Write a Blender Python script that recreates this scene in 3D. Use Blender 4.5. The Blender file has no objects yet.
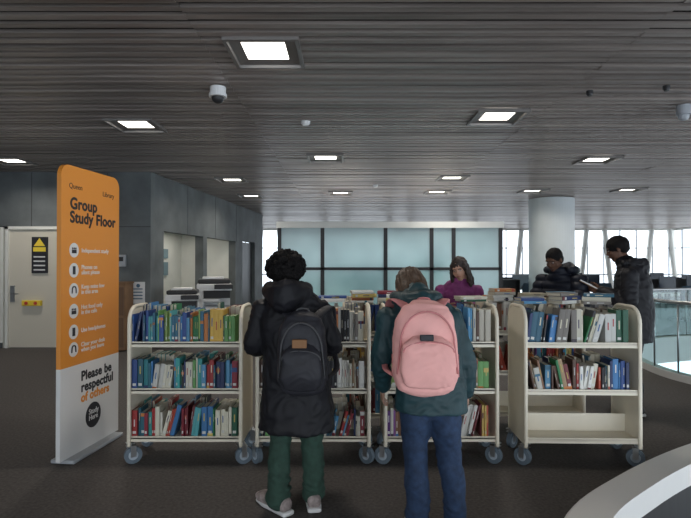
import bpy, bmesh, math, random
from mathutils import Vector, Matrix, noise, Euler
random.seed(7)
V=Vector
H=1.55; F=520.0; HY=264.0; CZ=H+1.7
scene=bpy.context.scene
try: scene.view_settings.view_transform='Standard'
except Exception: pass

# ---------------------------------------------------------------- materials
def mat(name,col,rough=0.6,metal=0.0,emit=None,es=0,noise_s=0,noise_a=0.0,bump=0,spec=None,nscale=(1,1,1)):
    m=bpy.data.materials.new(name); m.use_nodes=True
    nt=m.node_tree; b=nt.nodes['Principled BSDF']
    b.inputs['Base Color'].default_value=(*col,1); b.inputs['Roughness'].default_value=rough
    b.inputs['Metallic'].default_value=metal
    if spec is not None: b.inputs['Specular IOR Level'].default_value=spec
    if emit: 
        b.inputs['Emission Color'].default_value=(*emit,1); b.inputs['Emission Strength'].default_value=es
    if noise_s:
        tc=nt.nodes.new('ShaderNodeTexCoord'); mp=nt.nodes.new('ShaderNodeMapping'); mp.inputs['Scale'].default_value=nscale
        n=nt.nodes.new('ShaderNodeTexNoise'); n.inputs['Scale'].default_value=noise_s; n.inputs['Detail'].default_value=5
        r=nt.nodes.new('ShaderNodeValToRGB'); a=noise_a
        r.color_ramp.elements[0].position=0.3; r.color_ramp.elements[1].position=0.7
        r.color_ramp.elements[0].color=(*[max(0,c*(1-a)) for c in col],1)
        r.color_ramp.elements[1].color=(*[min(1,c*(1+a)) for c in col],1)
        nt.links.new(tc.outputs['Object'],mp.inputs[0]); nt.links.new(mp.outputs[0],n.inputs[0]); nt.links.new(n.outputs[0],r.inputs[0]); nt.links.new(r.outputs[0],b.inputs['Base Color'])
        if bump:
            bp=nt.nodes.new('ShaderNodeBump'); bp.inputs['Strength'].default_value=bump; bp.inputs['Distance'].default_value=0.01
            nt.links.new(n.outputs[0],bp.inputs['Height']); nt.links.new(bp.outputs[0],b.inputs['Normal'])
    return m
M={}
M['carpet']=mat('carpet',(0.086,0.077,0.073),0.8,noise_s=45,noise_a=0.3,bump=0.3,spec=0.35)
M['slat']=mat('ceiling_slat_metal',(0.31,0.265,0.24),0.36,0.45,noise_s=1.0,noise_a=0.4,nscale=(0.35,9,1))
M['void']=mat('ceiling_void',(0.006,0.005,0.005),0.9)
M['conc']=mat('concrete',(0.115,0.127,0.13),0.65,noise_s=1.6,noise_a=0.35,bump=0.1)
M['conc2']=mat('concrete_dark',(0.05,0.055,0.057),0.7,noise_s=2,noise_a=0.25)
M['white']=mat('white_paint',(0.72,0.72,0.68),0.55,noise_s=3,noise_a=0.04)
M['door']=mat('door_white',(0.62,0.58,0.49),0.45)
M['col']=mat('column_white',(0.56,0.59,0.60),0.5,noise_s=2,noise_a=0.05)
M['curb']=mat('curb_white',(0.70,0.69,0.67),0.4,noise_s=2,noise_a=0.03)
M['dark']=mat('dark_frame',(0.02,0.02,0.022),0.5)
M['blk']=mat('black_plastic',(0.012,0.012,0.013),0.45)
M['steel']=mat('steel',(0.45,0.46,0.47),0.3,0.9)
M['cream']=mat('cream_enamel',(0.72,0.66,0.54),0.38,noise_s=6,noise_a=0.04)
M['rubber']=mat('grey_rubber',(0.13,0.17,0.21),0.6)
M['hub']=mat('caster_hub',(0.42,0.48,0.54),0.4)
M['lamp']=mat('lamp_panel',(1,1,1),0.5,emit=(1,0.95,0.85),es=5)
M['frame']=mat('lamp_trim',(0.20,0.185,0.175),0.4,0.3)
M['wplastic']=mat('white_plastic',(0.75,0.75,0.75),0.35)
M['eyew']=mat('eye_white',(0.45,0.42,0.40),0.5)
M['gplastic']=mat('grey_plastic',(0.35,0.37,0.4),0.4)
M['screen']=mat('screen',(0.02,0.03,0.05),0.15)
M['kraft']=mat('wood_box',(0.22,0.12,0.06),0.6,noise_s=5,noise_a=0.2)
M['orange']=mat('sign_orange',(0.68,0.25,0.03),0.45)
M['yellow']=mat('yellow',(0.8,0.6,0.05),0.5)
M['signw']=mat('sign_white',(0.68,0.68,0.68),0.45)
M['txt']=mat('sign_ink',(0.015,0.015,0.02),0.6)
M['red']=mat('red_paint',(0.55,0.05,0.03),0.5)
def frosted():
    m=bpy.data.materials.new('frosted_glass'); m.use_nodes=True; nt=m.node_tree; nt.nodes.clear()
    o=nt.nodes.new('ShaderNodeOutputMaterial'); tr=nt.nodes.new('ShaderNodeBsdfTranslucent'); df=nt.nodes.new('ShaderNodeBsdfDiffuse'); gl=nt.nodes.new('ShaderNodeBsdfGlossy')
    tr.inputs[0].default_value=(0.56,0.74,0.75,1); df.inputs[0].default_value=(0.38,0.52,0.53,1); gl.inputs['Roughness'].default_value=0.15
    tc=nt.nodes.new('ShaderNodeTexCoord'); n=nt.nodes.new('ShaderNodeTexNoise'); n.inputs['Scale'].default_value=.9; n.inputs['Detail'].default_value=2
    r=nt.nodes.new('ShaderNodeValToRGB'); r.color_ramp.elements[0].position=.35; r.color_ramp.elements[1].position=.65
    r.color_ramp.elements[0].color=(.42,.58,.60,1); r.color_ramp.elements[1].color=(.64,.80,.80,1)
    nt.links.new(tc.outputs['Object'],n.inputs[0]); nt.links.new(n.outputs[0],r.inputs[0]); nt.links.new(r.outputs[0],tr.inputs[0])
    a=nt.nodes.new('ShaderNodeMixShader'); a.inputs[0].default_value=0.4
    b=nt.nodes.new('ShaderNodeMixShader'); b.inputs[0].default_value=0.12
    nt.links.new(tr.outputs[0],a.inputs[1]); nt.links.new(df.outputs[0],a.inputs[2]); nt.links.new(a.outputs[0],b.inputs[1]); nt.links.new(gl.outputs[0],b.inputs[2]); nt.links.new(b.outputs[0],o.inputs[0])
    return m
M['frost']=frosted()
def clear():
    m=bpy.data.materials.new('clear_glass'); m.use_nodes=True; nt=m.node_tree; nt.nodes.clear()
    o=nt.nodes.new('ShaderNodeOutputMaterial'); tr=nt.nodes.new('ShaderNodeBsdfTransparent'); gl=nt.nodes.new('ShaderNodeBsdfGlossy')
    tr.inputs[0].default_value=(0.82,0.92,0.92,1); gl.inputs['Roughness'].default_value=0.03
    b=nt.nodes.new('ShaderNodeMixShader'); b.inputs[0].default_value=0.1
    nt.links.new(tr.outputs[0],b.inputs[1]); nt.links.new(gl.outputs[0],b.inputs[2]); nt.links.new(b.outputs[0],o.inputs[0])
    return m
M['glass']=clear()
def vcol():
    m=bpy.data.materials.new('book_cloth'); m.use_nodes=True; nt=m.node_tree; b=nt.nodes['Principled BSDF']
    a=nt.nodes.new('ShaderNodeAttribute'); a.attribute_name='Col'; nt.links.new(a.outputs['Color'],b.inputs['Base Color']); b.inputs['Roughness'].default_value=0.5
    return m
M['book']=vcol()

# ---------------------------------------------------------------- mesh helpers
def to_obj(name,bm,m,smooth=False):
    bmesh.ops.recalc_face_normals(bm,faces=bm.faces[:])
    me=bpy.data.meshes.new(name); bm.to_mesh(me); bm.free()
    if m: me.materials.append(m)
    if smooth: me.polygons.foreach_set('use_smooth',[True]*len(me.polygons))
    o=bpy.data.objects.new(name,me); scene.collection.objects.link(o); return o
def box(bm,x0,x1,y0,y1,z0,z1,mtx=None,bev=0):
    r=bmesh.ops.create_cube(bm,size=1)
    s=Matrix.Translation(((x0+x1)/2,(y0+y1)/2,(z0+z1)/2))@Matrix.Diagonal((x1-x0,y1-y0,z1-z0,1))
    bmesh.ops.transform(bm,matrix=s,verts=r['verts'])
    vs=r['verts']
    if bev:
        es=list({e for v in vs for e in v.link_edges})
        q=bmesh.ops.bevel(bm,geom=es,offset=bev,segments=2,affect='EDGES',profile=0.5)
        vs=list({v for f in q['faces'] for v in f.verts}|{v for v in vs if v.is_valid})
    if mtx: bmesh.ops.transform(bm,matrix=mtx,verts=vs)
    return vs
def cyl(bm,c,r,h,axis='Z',n=20,r2=None):
    q=bmesh.ops.create_cone(bm,cap_ends=True,segments=n,radius1=r,radius2=r if r2 is None else r2,depth=h)
    R={'Z':Matrix(),'X':Matrix.Rotation(math.pi/2,4,'Y'),'Y':Matrix.Rotation(math.pi/2,4,'X')}[axis]
    bmesh.ops.transform(bm,matrix=Matrix.Translation(c)@R,verts=q['verts']); return q['verts']
def ell(bm,c,r,rot=None,u=20,v=14):
    q=bmesh.ops.create_uvsphere(bm,u_segments=u,v_segments=v,radius=1)
    m=Matrix.Translation(c)@(rot.to_4x4() if rot else Matrix())@Matrix.Diagonal((r[0],r[1],r[2],1))
    bmesh.ops.transform(bm,matrix=m,verts=q['verts']); return q['verts']
def crom(P,R,sub):
    n=len(P); op=[];orr=[]
    for i in range(n-1):
        p0=P[max(i-1,0)];p1=P[i];p2=P[i+1];p3=P[min(i+2,n-1)]
        for k in range(sub):
            t=k/sub
            op.append(0.5*((2*p1)+(p2-p0)*t+(2*p0-5*p1+4*p2-p3)*t*t+(3*p1-p0-3*p2+p3)*t**3))
            s=t*t*(3-2*t)
            orr.append((R[i][0]*(1-s)+R[i+1][0]*s,R[i][1]*(1-s)+R[i+1][1]*s))
    op.append(P[-1].copy());orr.append(R[-1]); return op,orr
def tube(bm,P,R,side=(1,0,0),n=16,sub=4,sq=2.0,cap=True,ck0=0.8):
    P=[V(p) for p in P]; R=[(r,r) if not isinstance(r,tuple) else r for r in R]
    if sub>1: P,R=crom(P,R,sub)
    side=V(side); N=len(P); rings=[]
    def ring(c,a,b,ra,rb):
        vs=[]
        for i in range(n):
            t=2*math.pi*i/n; ct,st=math.cos(t),math.sin(t)
            x=math.copysign(abs(ct)**(2/sq),ct); y=math.copysign(abs(st)**(2/sq),st)
            vs.append(bm.verts.new(c+a*(x*ra)+b*(y*rb)))
        return vs
    fr=[]
    for i in range(N):
        t=(P[min(i+1,N-1)]-P[max(i-1,0)]).normalized()
        a=side-t*side.dot(t)
        if a.length<0.05: a=t.orthogonal()
        a.normalize(); fr.append((t,a,t.cross(a)))
    if cap:
        t,a,b=fr[0]; m=min(R[0])
        for k in (0.97,0.75,0.4): 
            c=math.sqrt(1-k*k); rings.append(ring(P[0]-t*m*k*ck0,a,b,R[0][0]*c,R[0][1]*c))
    for i in range(N): rings.append(ring(P[i],fr[i][1],fr[i][2],R[i][0],R[i][1]))
    if cap:
        t,a,b=fr[-1]; m=min(R[-1])
        for k in (0.4,0.75,0.97): 
            c=math.sqrt(1-k*k); rings.append(ring(P[-1]+t*m*k*0.8,a,b,R[-1][0]*c,R[-1][1]*c))
    for i in range(len(rings)-1):
        for j in range(n):
            bm.faces.new((rings[i][j],rings[i][(j+1)%n],rings[i+1][(j+1)%n],rings[i+1][j]))
    bm.faces.new(rings[0][::-1]); bm.faces.new(rings[-1])
def remesh(o,vox,it=4,disp=None):
    m=o.modifiers.new('r','REMESH'); m.mode='VOXEL'; m.voxel_size=vox; m.use_smooth_shade=True
    s=o.modifiers.new('s','SMOOTH'); s.iterations=it; s.factor=0.5
    dg=bpy.context.evaluated_depsgraph_get(); dg.update()
    me=bpy.data.meshes.new_from_object(o.evaluated_get(dg)); mats=[x for x in o.data.materials]
    o.modifiers.clear(); o.data=me; me.materials.clear()
    for x in mats: me.materials.append(x)
    if disp:
        ns=[v.normal.copy() for v in me.vertices]
        for v,nn in zip(me.vertices,ns): v.co=v.co+nn*disp(v.co)
    me.polygons.foreach_set('use_smooth',[True]*len(me.polygons)); return o
def join(name,objs,mtx=None):
    for o in bpy.context.view_layer.objects: o.select_set(False)
    for o in objs: o.select_set(True)
    bpy.context.view_layer.objects.active=objs[0]
    if len(objs)>1: bpy.ops.object.join()
    o=objs[0]; o.name=name; o.data.name=name
    if mtx: o.matrix_world=mtx
    return o
def place(x,y,rz=0,z=0): return Matrix.Translation((x,y,z))@Matrix.Rotation(rz,4,'Z')

# ---------------------------------------------------------------- camera / world
cam=bpy.data.cameras.new('camera'); co=bpy.data.objects.new('camera',cam); scene.collection.objects.link(co)
cam.sensor_width=36; cam.lens=F/691*36; co.location=(0,0,H); co.rotation_euler=(math.radians(90)+math.atan(5/F),0,0); cam.clip_end=300
scene.camera=co
w=bpy.data.worlds.new('overcast'); scene.world=w; w.use_nodes=True; nt=w.node_tree; bg=nt.nodes['Background']
tc=nt.nodes.new('ShaderNodeTexCoord'); sp=nt.nodes.new('ShaderNodeSeparateXYZ'); rp=nt.nodes.new('ShaderNodeValToRGB')
nt.links.new(tc.outputs['Generated'],sp.inputs[0]); nt.links.new(sp.outputs[2],rp.inputs[0]); nt.links.new(rp.outputs[0],bg.inputs[0])
rp.color_ramp.elements[0].position=0.0; rp.color_ramp.elements[0].color=(0.76,0.85,0.94,1)
rp.color_ramp.elements[1].position=0.3; rp.color_ramp.elements[1].color=(0.92,0.97,1,1)
bg.inputs[1].default_value=2.6

# ---------------------------------------------------------------- room
def smooth_curve(pts,sub=8):
    P,_=crom([V((*p,0)) for p in pts],[(1,1)]*len(pts),sub); return [(p.x,p.y) for p in P]
near=smooth_curve([(0.40,-1.0),(0.50,0.8),(0.75,1.9),(1.19,2.87),(1.84,3.50),(2.73,4.11),(3.7,4.55),(5.0,4.85),(7.0,5.0)])
far=smooth_curve([(7.2,5.9),(5.6,5.85),(4.75,6.2),(4.42,6.8),(4.40,7.6),(4.70,8.7),(5.6,10.0),(7.2,10.7),(9.5,11.0)])
out=[(-10,-4),(0.40,-4)]+near+[(7.2,5.0)]+far+[(16,11.0),(16,25.2),(-10,25.2)]
bm=bmesh.new(); f=bm.faces.new([bm.verts.new((x,y,0)) for x,y in out])
r=bmesh.ops.extrude_face_region(bm,geom=[f]); bmesh.ops.translate(bm,vec=(0,0,-0.35),verts=[g for g in r['geom'] if isinstance(g,bmesh.types.BMVert)])
bmesh.ops.triangulate(bm,faces=[x for x in bm.faces if len(x.verts)>4])
to_obj('floor',bm,M['carpet'])
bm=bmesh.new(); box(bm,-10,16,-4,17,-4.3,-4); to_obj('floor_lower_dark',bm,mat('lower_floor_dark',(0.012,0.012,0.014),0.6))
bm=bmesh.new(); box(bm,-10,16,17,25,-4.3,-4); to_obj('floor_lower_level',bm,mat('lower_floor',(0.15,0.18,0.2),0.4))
def strip(name,pts,wid,z0,z1,m,sgn):
    bm=bmesh.new(); rows=[]
    for i,p in enumerate(pts):
        a=V(pts[max(i-1,0)]); b=V(pts[min(i+1,len(pts)-1)]); t=(b-a).normalized(); nn=V((t.y,-t.x))*sgn
        q=V(p)+nn*wid
        rows.append([bm.verts.new((p[0],p[1],z0)),bm.verts.new((p[0],p[1],z1-.012)),bm.verts.new((p[0]+nn.x*wid*.07,p[1]+nn.y*wid*.07,z1)),bm.verts.new((q.x,q.y,z1)),bm.verts.new((q.x,q.y,z0))])
    for a,b in zip(rows,rows[1:]):
        for k in range(4): bm.faces.new((a[k],b[k],b[k+1],a[k+1]))
        bm.faces.new((a[4],b[4],b[0],a[0]))
    bm.faces.new(rows[0]); bm.faces.new(rows[-1]); return to_obj(name,bm,m)
strip('trim_1',near,0.22,0.0,0.15,M['curb'],1)
strip('trim_4',near,0.20,-1.6,-0.001,M['blk'],1)
strip('trim_2',far,0.12,-0.4,0.1,M['curb'],1)
a=strip('g',far,0.015,0.1,1.02,M['glass'],1)
bm=bmesh.new(); tube(bm,[(x,y,1.04) for x,y in far],[0.024]*len(far),side=(0,0,1),sub=1,n=10)
for i in range(0,len(far),5):
    cyl(bm,(far[i][0],far[i][1],0.57),0.012,0.92,n=8)
b=to_obj('rail',bm,M['steel'],True); join('glass_balustrade',[a,b])

def cpos(u,v,c=1.7): 
    d=F*c/(HY-v); return (u-345)/F*d,d
FX=[cpos(u,v) for (u,v) in ((265,52),(135,125),(497,117),(325,158),(10,161),(597,160),(231,180),(452,178),(533,191),(437,192),(340,193),(628,190),(250,196))]
S_=.29
bm=bmesh.new(); y=-4.0; PITCH=.128
while y<25:
    dz=random.uniform(-.003,.003); wd=random.choice((.062,.07,.078))
    if y<14: xs=[-10,-7.6,-4.3,-1.1,2.2,5.4,8.7,12,16]
    else: xs=[-10,16]
    cuts=sorted([(fx-S_,fx+S_) for fx,fy in FX if fy-S_<y+wd and fy+S_>y])
    for a_,b_ in zip(xs,xs[1:]):
        d2=random.uniform(-.006,.006); segs=[(a_+.002,b_-.002)]
        for c0,c1 in cuts:
            ns=[]
            for s0,s1 in segs:
                if c1<=s0 or c0>=s1: ns.append((s0,s1))
                else:
                    if c0>s0: ns.append((s0,c0))
                    if c1<s1: ns.append((c1,s1))
            segs=ns
        for s0,s1 in segs: box(bm,s0,s1,y,y+wd,CZ+.004+dz+d2,CZ+.03)
    y+=PITCH
to_obj('ceiling',bm,M['slat'])
bm=bmesh.new(); box(bm,-10,16,-4,25.3,CZ+.10,CZ+.25); to_obj('ceiling_void_deck',bm,M['void'])

WY=9.6
def slab(bm,x0,x1,y0,y1,z0,z1): box(bm,x0,x1,y0,y1,z0,z1)
bm=bmesh.new()
slab(bm,-10,-3.6,WY,WY+.2,2.25,CZ+.1)
slab(bm,-5.22,-3.6,WY,WY+.2,0,2.25)
A=V((-3.62,WY)); B=V((-2.87,18.0)); dv=(B-A).normalized(); ang=math.atan2(dv.y,dv.x)
to_obj('wall_back_left',bm,M['conc'])
L=(B-A).length; mt=place(A.x,A.y,ang)
bm=bmesh.new()
def seg(s0,s1,z0,z1): box(bm,s0,s1,0,.2,z0,z1,mt)
seg(0,.6,0,CZ+.1); seg(.6,5.3,2.2,CZ+.1); seg(2.75,3.0,0,2.2); seg(5.3,6.0,0,CZ+.1); seg(6.0,7.4,2.25,CZ+.1); seg(7.4,L,0,CZ+.1)
to_obj('wall_left_block',bm,M['conc'])
bm=bmesh.new(); box(bm,.6,5.3,1.6,1.7,0,2.4,mt); box(bm,.5,.6,.2,1.6,0,2.4,mt); box(bm,5.3,5.4,.2,1.6,0,2.4,mt); box(bm,.6,5.3,.2,1.7,2.4,2.5,mt)
to_obj('wall_alcove',bm,M['white'])
l=bpy.data.lights.new('al','AREA'); l.shape='RECTANGLE'; l.size=3.5; l.size_y=.4; l.energy=24; l.color=(1,.95,.85); lo=bpy.data.objects.new('alcove_lamp',l); scene.collection.objects.link(lo); lo.matrix_world=mt@Matrix.Translation((2.9,.9,2.37))
bm=bmesh.new(); box(bm,6.03,7.37,.1,.17,0.01,2.22,mt); to_obj('door_2',bm,M['blk'])
bm=bmesh.new()
for z in (2.24,): box(bm,-10,-3.6,WY-.004,WY,z-.008,z+.008)
for x in (-8.6,-7.2,-5.8,-4.4): box(bm,x-.006,x+.006,WY-.004,WY,2.24,CZ)
for s in (1.8,3.6,5.4): box(bm,s-.008,s+.008,-.004,0,2.2,CZ,mt)
to_obj('trim_3',bm,M['conc2'])
bm=bmesh.new(); box(bm,-10,-6.32,WY,WY+.2,0,2.24); to_obj('wall_white_left',bm,M['white'])
def door(name,x0,x1):
    bm=bmesh.new(); box(bm,x0,x1,WY+.02,WY+.07,0.01,2.19,bev=.004); a=to_obj('leaf',bm,M['door'])
    bm=bmesh.new(); box(bm,x0-.05,x0,WY-.02,WY+.12,0,2.245); box(bm,x1,x1+.035,WY-.02,WY+.12,0,2.245); box(bm,x0-.05,x1+.035,WY-.02,WY+.12,2.19,2.245); b=to_obj('jamb',bm,M['white'])
    bm=bmesh.new(); box(bm,x0+.03,x0+.11,WY,WY+.02,.85,1.15); tube(bm,[(x0+.07,WY-.04,1.0),(x0+.2,WY-.04,1.0)],[.01,.01],sub=1,n=8); c=to_obj('hw',bm,M['steel'])
    join(name,[a,b,c])
door('door_1',-6.22,-5.26)
bm=bmesh.new(); box(bm,-10,-6.32,WY-.015,WY,0,.1); box(bm,-5.2,-3.62,WY-.015,WY,0,.1); to_obj('baseboard_left',bm,M['conc2'])
bm=bmesh.new(); box(bm,-10.2,-10,-4,WY,0,CZ+.05); to_obj('wall_left',bm,M['conc'])
bm=bmesh.new(); box(bm,-5.79,-5.5,WY-.01,WY+.018,1.38,2.05); a=to_obj('n',bm,M['txt'])
bm=bmesh.new(); box(bm,-5.76,-5.53,WY-.014,WY-.01,1.78,1.86);
v=[bm.verts.new(p) for p in ((-5.75,WY-.014,1.88),(-5.54,WY-.014,1.88),(-5.645,WY-.014,2.03))]; bm.faces.new(v)
b=to_obj('t',bm,M['yellow'])
bm=bmesh.new()
for k in range(4): box(bm,-5.75,-5.54,WY-.014,WY-.01,1.43+k*.08,1.455+k*.08)
c=to_obj('t',bm,M['signw']); join('warning_notice',[a,b,c])
bm=bmesh.new(); box(bm,-5.95,-5.6,WY-.05,WY+.018,.78,.88,bev=.01); a=to_obj('n',bm,M['yellow'])
bm=bmesh.new(); cyl(bm,(-5.86,WY-.055,.83),.03,.02,'Y'); cyl(bm,(-5.69,WY-.055,.83),.03,.02,'Y'); b=to_obj('n2',bm,M['red']); join('door_release_box',[a,b])
bm=bmesh.new(); box(bm,-3.94,-3.70,WY-.01,WY,.82,1.22); a=to_obj('p',bm,M['signw'])
bm=bmesh.new(); 
for k in range(4): box(bm,-3.91,-3.74,WY-.013,WY-.01,.9+k*.06,.92+k*.06)
cyl(bm,(-3.82,WY-.013,1.15),.035,.004,'Y'); b=to_obj('p2',bm,mat('ink_blue',(0.05,0.12,0.2))); join('wall_poster',[a,b])
bm=bmesh.new(); box(bm,-4.22,-4.04,WY-.06,WY,1.5,1.72,bev=.01); a=to_obj('c',bm,M['gplastic'])
bm=bmesh.new(); box(bm,-4.18,-4.08,WY-.065,WY-.06,1.6,1.68); b=to_obj('c2',bm,M['dark']); join('wall_control_panel',[a,b])
bm=bmesh.new(); box(bm,-4.22,-3.9,WY-.4,WY-.03,.02,1.2,bev=.01); box(bm,-4.23,-3.89,WY-.42,WY-.02,1.2,1.23); a=to_obj('c',bm,M['kraft'])
bm=bmesh.new(); box(bm,-4.2,-3.92,WY-.41,WY-.4,.08,.6); box(bm,-4.2,-3.92,WY-.41,WY-.4,.64,1.14); b=to_obj('c2',bm,mat('wood_dark',(0.14,0.075,0.04))); join('wooden_cabinet',[a,b])
bm=bmesh.new()
for k in range(10):
    box(bm,.9+k*.35,1.15+k*.35,1.55,1.57,1.25,1.6,mt); box(bm,.9+k*.35,1.15+k*.35,1.55,1.57,1.7,1.95,mt)
to_obj('notice_board_posters',bm,mat('poster_paper',(0.16,0.24,0.28)))

def copier(x,y,rz,s=1):
    bm=bmesh.new(); box(bm,-.3,.3,-.32,.32,.05,.62,bev=.015); box(bm,-.3,.1,-.32,.32,.72,.78,bev=.01); box(bm,-.3,.3,.0,.32,.6,.95,bev=.01); box(bm,-.3,-.2,-.32,.3,.6,.95); box(bm,-.32,.32,-.33,.33,.93,1.06,bev=.015); box(bm,-.22,.18,-.2,.25,1.14,1.19,bev=.015); a=to_obj('b',bm,M['wplastic'])
    bm=bmesh.new(); 
    for z in (.12,.26,.4,.52): box(bm,-.28,.28,-.33,-.318,z,z+.015)
    box(bm,-.2,.3,-.3,.0,.63,.64); b=to_obj('d',bm,M['gplastic'])
    bm=bmesh.new(); box(bm,.03,.31,-.44,-.35,1.05,1.055); box(bm,.0,.34,-.46,-.33,.97,1.05); box(bm,-.3,.3,-.3,.3,1.06,1.15,bev=.03); box(bm,-.19,.29,-.31,-.02,.79,.92)
    for sx in (-.25,.25):
        for sy in (-.26,.26): cyl(bm,(sx,sy,.025),.025,.03,'X',10)
    c=to_obj('e',bm,M['dark']); join('photocopier',[a,b,c],place(x,y,rz)@Matrix.Scale(s,4))
copier(-2.75,10.9,.25,1.08); copier(-3.12,10.0,.2,.92)

# frosted partition room
PY=11.0; px=lambda u,d:(u-345)/F*d
top=H+36*PY/F
xs=[px(u,PY) for u in (279,322,385,431,453,500)]
bm=bmesh.new()
for a_,b_ in zip(xs,xs[1:]): box(bm,a_+.03,b_-.03,PY-.008,PY+.008,.15,top)
box(bm,xs[0],xs[0]+.016,PY,PY+3,.1,top); box(bm,xs[-1]-.016,xs[-1],PY,PY+3,.1,top)
a=to_obj('panes',bm,M['frost'])
bm=bmesh.new()
for x in xs: box(bm,x-.04,x+.04,PY-.03,PY+.03,0,top)
box(bm,xs[0],xs[-1],PY-.03,PY+.03,H-.13,H-.07); box(bm,xs[0],xs[-1],PY-.03,PY+.03,0,.15)
b=to_obj('frames',bm,M['dark'])
bm=bmesh.new(); box(bm,xs[0]-.06,xs[-1]+.06,PY-.06,PY+3.05,top,top+.13); c=to_obj('header',bm,M['white'])
join('frosted_glass_partition',[a,b,c])
l=bpy.data.lights.new('pane_fill','AREA'); l.shape='RECTANGLE'; l.size=4; l.size_y=2; l.energy=115; l.color=(0.93,1,1); lo=bpy.data.objects.new('partition_fill',l); scene.collection.objects.link(lo); lo.location=((xs[0]+xs[-1])/2,PY+1.6,top-.05)  # unseen area light added behind the frosted panes to brighten them

bm=bmesh.new(); cyl(bm,(px(551,13.5),13.5,CZ/2-.01),.56,CZ-.02,n=48); cyl(bm,(px(551,13.5),13.5,.06),.6,.12,n=48); to_obj('column',bm,M['col'],False)

def facade(name,p0,p1,n):
    p0=V(p0);p1=V(p1); L=(p1-p0).length; m=place(p0.x,p0.y,math.atan2(p1.y-p0.y,p1.x-p0.x))
    bm=bmesh.new(); 
    for i in range(n+1):
        s=L*i/n; tube(bm,[(s,0,0),(s+.45*(1 if i%2 else -1)*.8,0,CZ+.05)],[(.12,.12)]*2,side=(1,0,0),sub=1,n=12)
    box(bm,0,L,-.1,.1,-.05,.12); box(bm,0,L,-.08,.08,CZ-.08,CZ+.1)
    a=to_obj('mull',bm,M['white'])
    bm=bmesh.new(); box(bm,0,L,-.02,.02,1.02,1.07); box(bm,0,L,-.02,.02,2.3,2.34)
    for i in range(2*n): 
        s=L*(i+.5)/(2*n); box(bm,s-.02,s+.02,-.03,.03,0,CZ)
    b=to_obj('bars',bm,M['gplastic']); o=join(name,[a,b],m)
facade('window_1',(-6,25.1),(16,25.1),14)
facade('window_2',(16,25.1),(16,6),12)

# ---------------------------------------------------------------- ceiling fixtures
for x,y in FX:
    s=S_; bm=bmesh.new()
    def ringv(h,z): return [bm.verts.new((x+a_*h,y+b_*h,z)) for a_,b_ in ((-1,-1),(1,-1),(1,1),(-1,1))]
    rr=[ringv(s,CZ+.02),ringv(s,CZ-.02),ringv(s-.03,CZ-.022),ringv(s-.035,CZ+.0),ringv(s-.12,CZ+.012),ringv(s-.12,CZ+.04),ringv(s,CZ+.04)]
    for q,w_ in zip(rr,rr[1:]):
        for k in range(4): bm.faces.new((q[k],q[(k+1)%4],w_[(k+1)%4],w_[k]))
    a=to_obj('trim',bm,M['frame'])
    bm=bmesh.new(); box(bm,x-s+.11,x+s-.11,y-s+.11,y+s-.11,CZ+.016,CZ+.03); b=to_obj('lens',bm,M['lamp'])
    join('ceiling_light',[a,b])
    if y<14:
        l=bpy.data.lights.new('dl','AREA'); l.size=.3; l.energy=17; l.color=(1,.93,.84); l.spread=math.radians(150)
        lo=bpy.data.objects.new('downlight_lamp',l); scene.collection.objects.link(lo); lo.location=(x,y,CZ+.005)
x,y=cpos(217,92,1.64)
bm=bmesh.new(); cyl(bm,(x,y,CZ-.055),.075,.09); cyl(bm,(x,y,CZ-.09),.085,.03); a=to_obj('b',bm,M['wplastic'],False)
bm=bmesh.new(); ell(bm,(x,y,CZ-.11),(.06,.06,.055)); b=to_obj('d',bm,M['dark'],True); join('security_camera_dome',[a,b])
for u,v in ((305,123),(590,93),(375,186),(667,88)):
    x,y=cpos(u,v,1.67); k=1 if u<400 else .6; bm=bmesh.new(); cyl(bm,(x,y,CZ-.02),.055*k,.03); cyl(bm,(x,y,CZ-.043),.035*k,.02,r2=.05*k); to_obj('smoke_detector',bm,M['wplastic'] if u<400 else M['dark'])
x,y=cpos(684,112,1.62); bm=bmesh.new(); cyl(bm,(x,y,CZ-.055),.07,.1); ell(bm,(x,y,CZ-.12),(.055,.055,.05)); to_obj('security_camera_dome',bm,M['gplastic'])

# ---------------------------------------------------------------- sign
def text(s,x,z,size,m,off=0.0,y=-.019,sc=1.02):
    c=bpy.data.curves.new('t','FONT'); c.body=s; c.size=size; c.offset=off; c.extrude=.0008; c.space_line=.85; c.space_character=sc
    o=bpy.data.objects.new('t',c); scene.collection.objects.link(o); o.matrix_world=Matrix.Translation((x,y,z))@Matrix.Rotation(math.pi/2,4,'X')
    dg=bpy.context.evaluated_depsgraph_get(); dg.update(); me=bpy.data.meshes.new_from_object(o.evaluated_get(dg)); me.transform(o.matrix_world)
    bpy.data.objects.remove(o); me.materials.clear(); me.materials.append(m); q=bpy.data.objects.new('tx',me); scene.collection.objects.link(q); return q
def boldtext(s,x,z,size,m,k=.004,sc=1.05):
    # several slightly shifted copies give a heavy weight without closing the counters
    return [text(s,x+dx,z+dz,size,m,.0012,-.019-.0002*i,sc) for i,(dx,dz) in enumerate(((0,0),(k,0),(k*.5,k*.5),(k*.5,-k*.5)))]
def roundrect_top(bm,x0,x1,z0,z1,r,y0,y1,roundtop=True):
    pts=[(x0,z0),(x1,z0)]
    if roundtop:
        for k in range(9): t=math.pi/2*k/8; pts.append((x1-r+r*math.cos(t),z1-r+r*math.sin(t)))
        for k in range(9): t=math.pi/2*k/8; pts.append((x0+r-r*math.sin(t),z1-r+r*math.cos(t)))
    else: pts+=[(x1,z1),(x0,z1)]
    a=[bm.verts.new((x,y0,z)) for x,z in pts]; b=[bm.verts.new((x,y1,z)) for x,z in pts]
    bm.faces.new(a); bm.faces.new(b[::-1]); n=len(pts)
    for i in range(n): bm.faces.new((a[i],a[(i+1)%n],b[(i+1)%n],b[i]))
SW=.80; parts=[]
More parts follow.
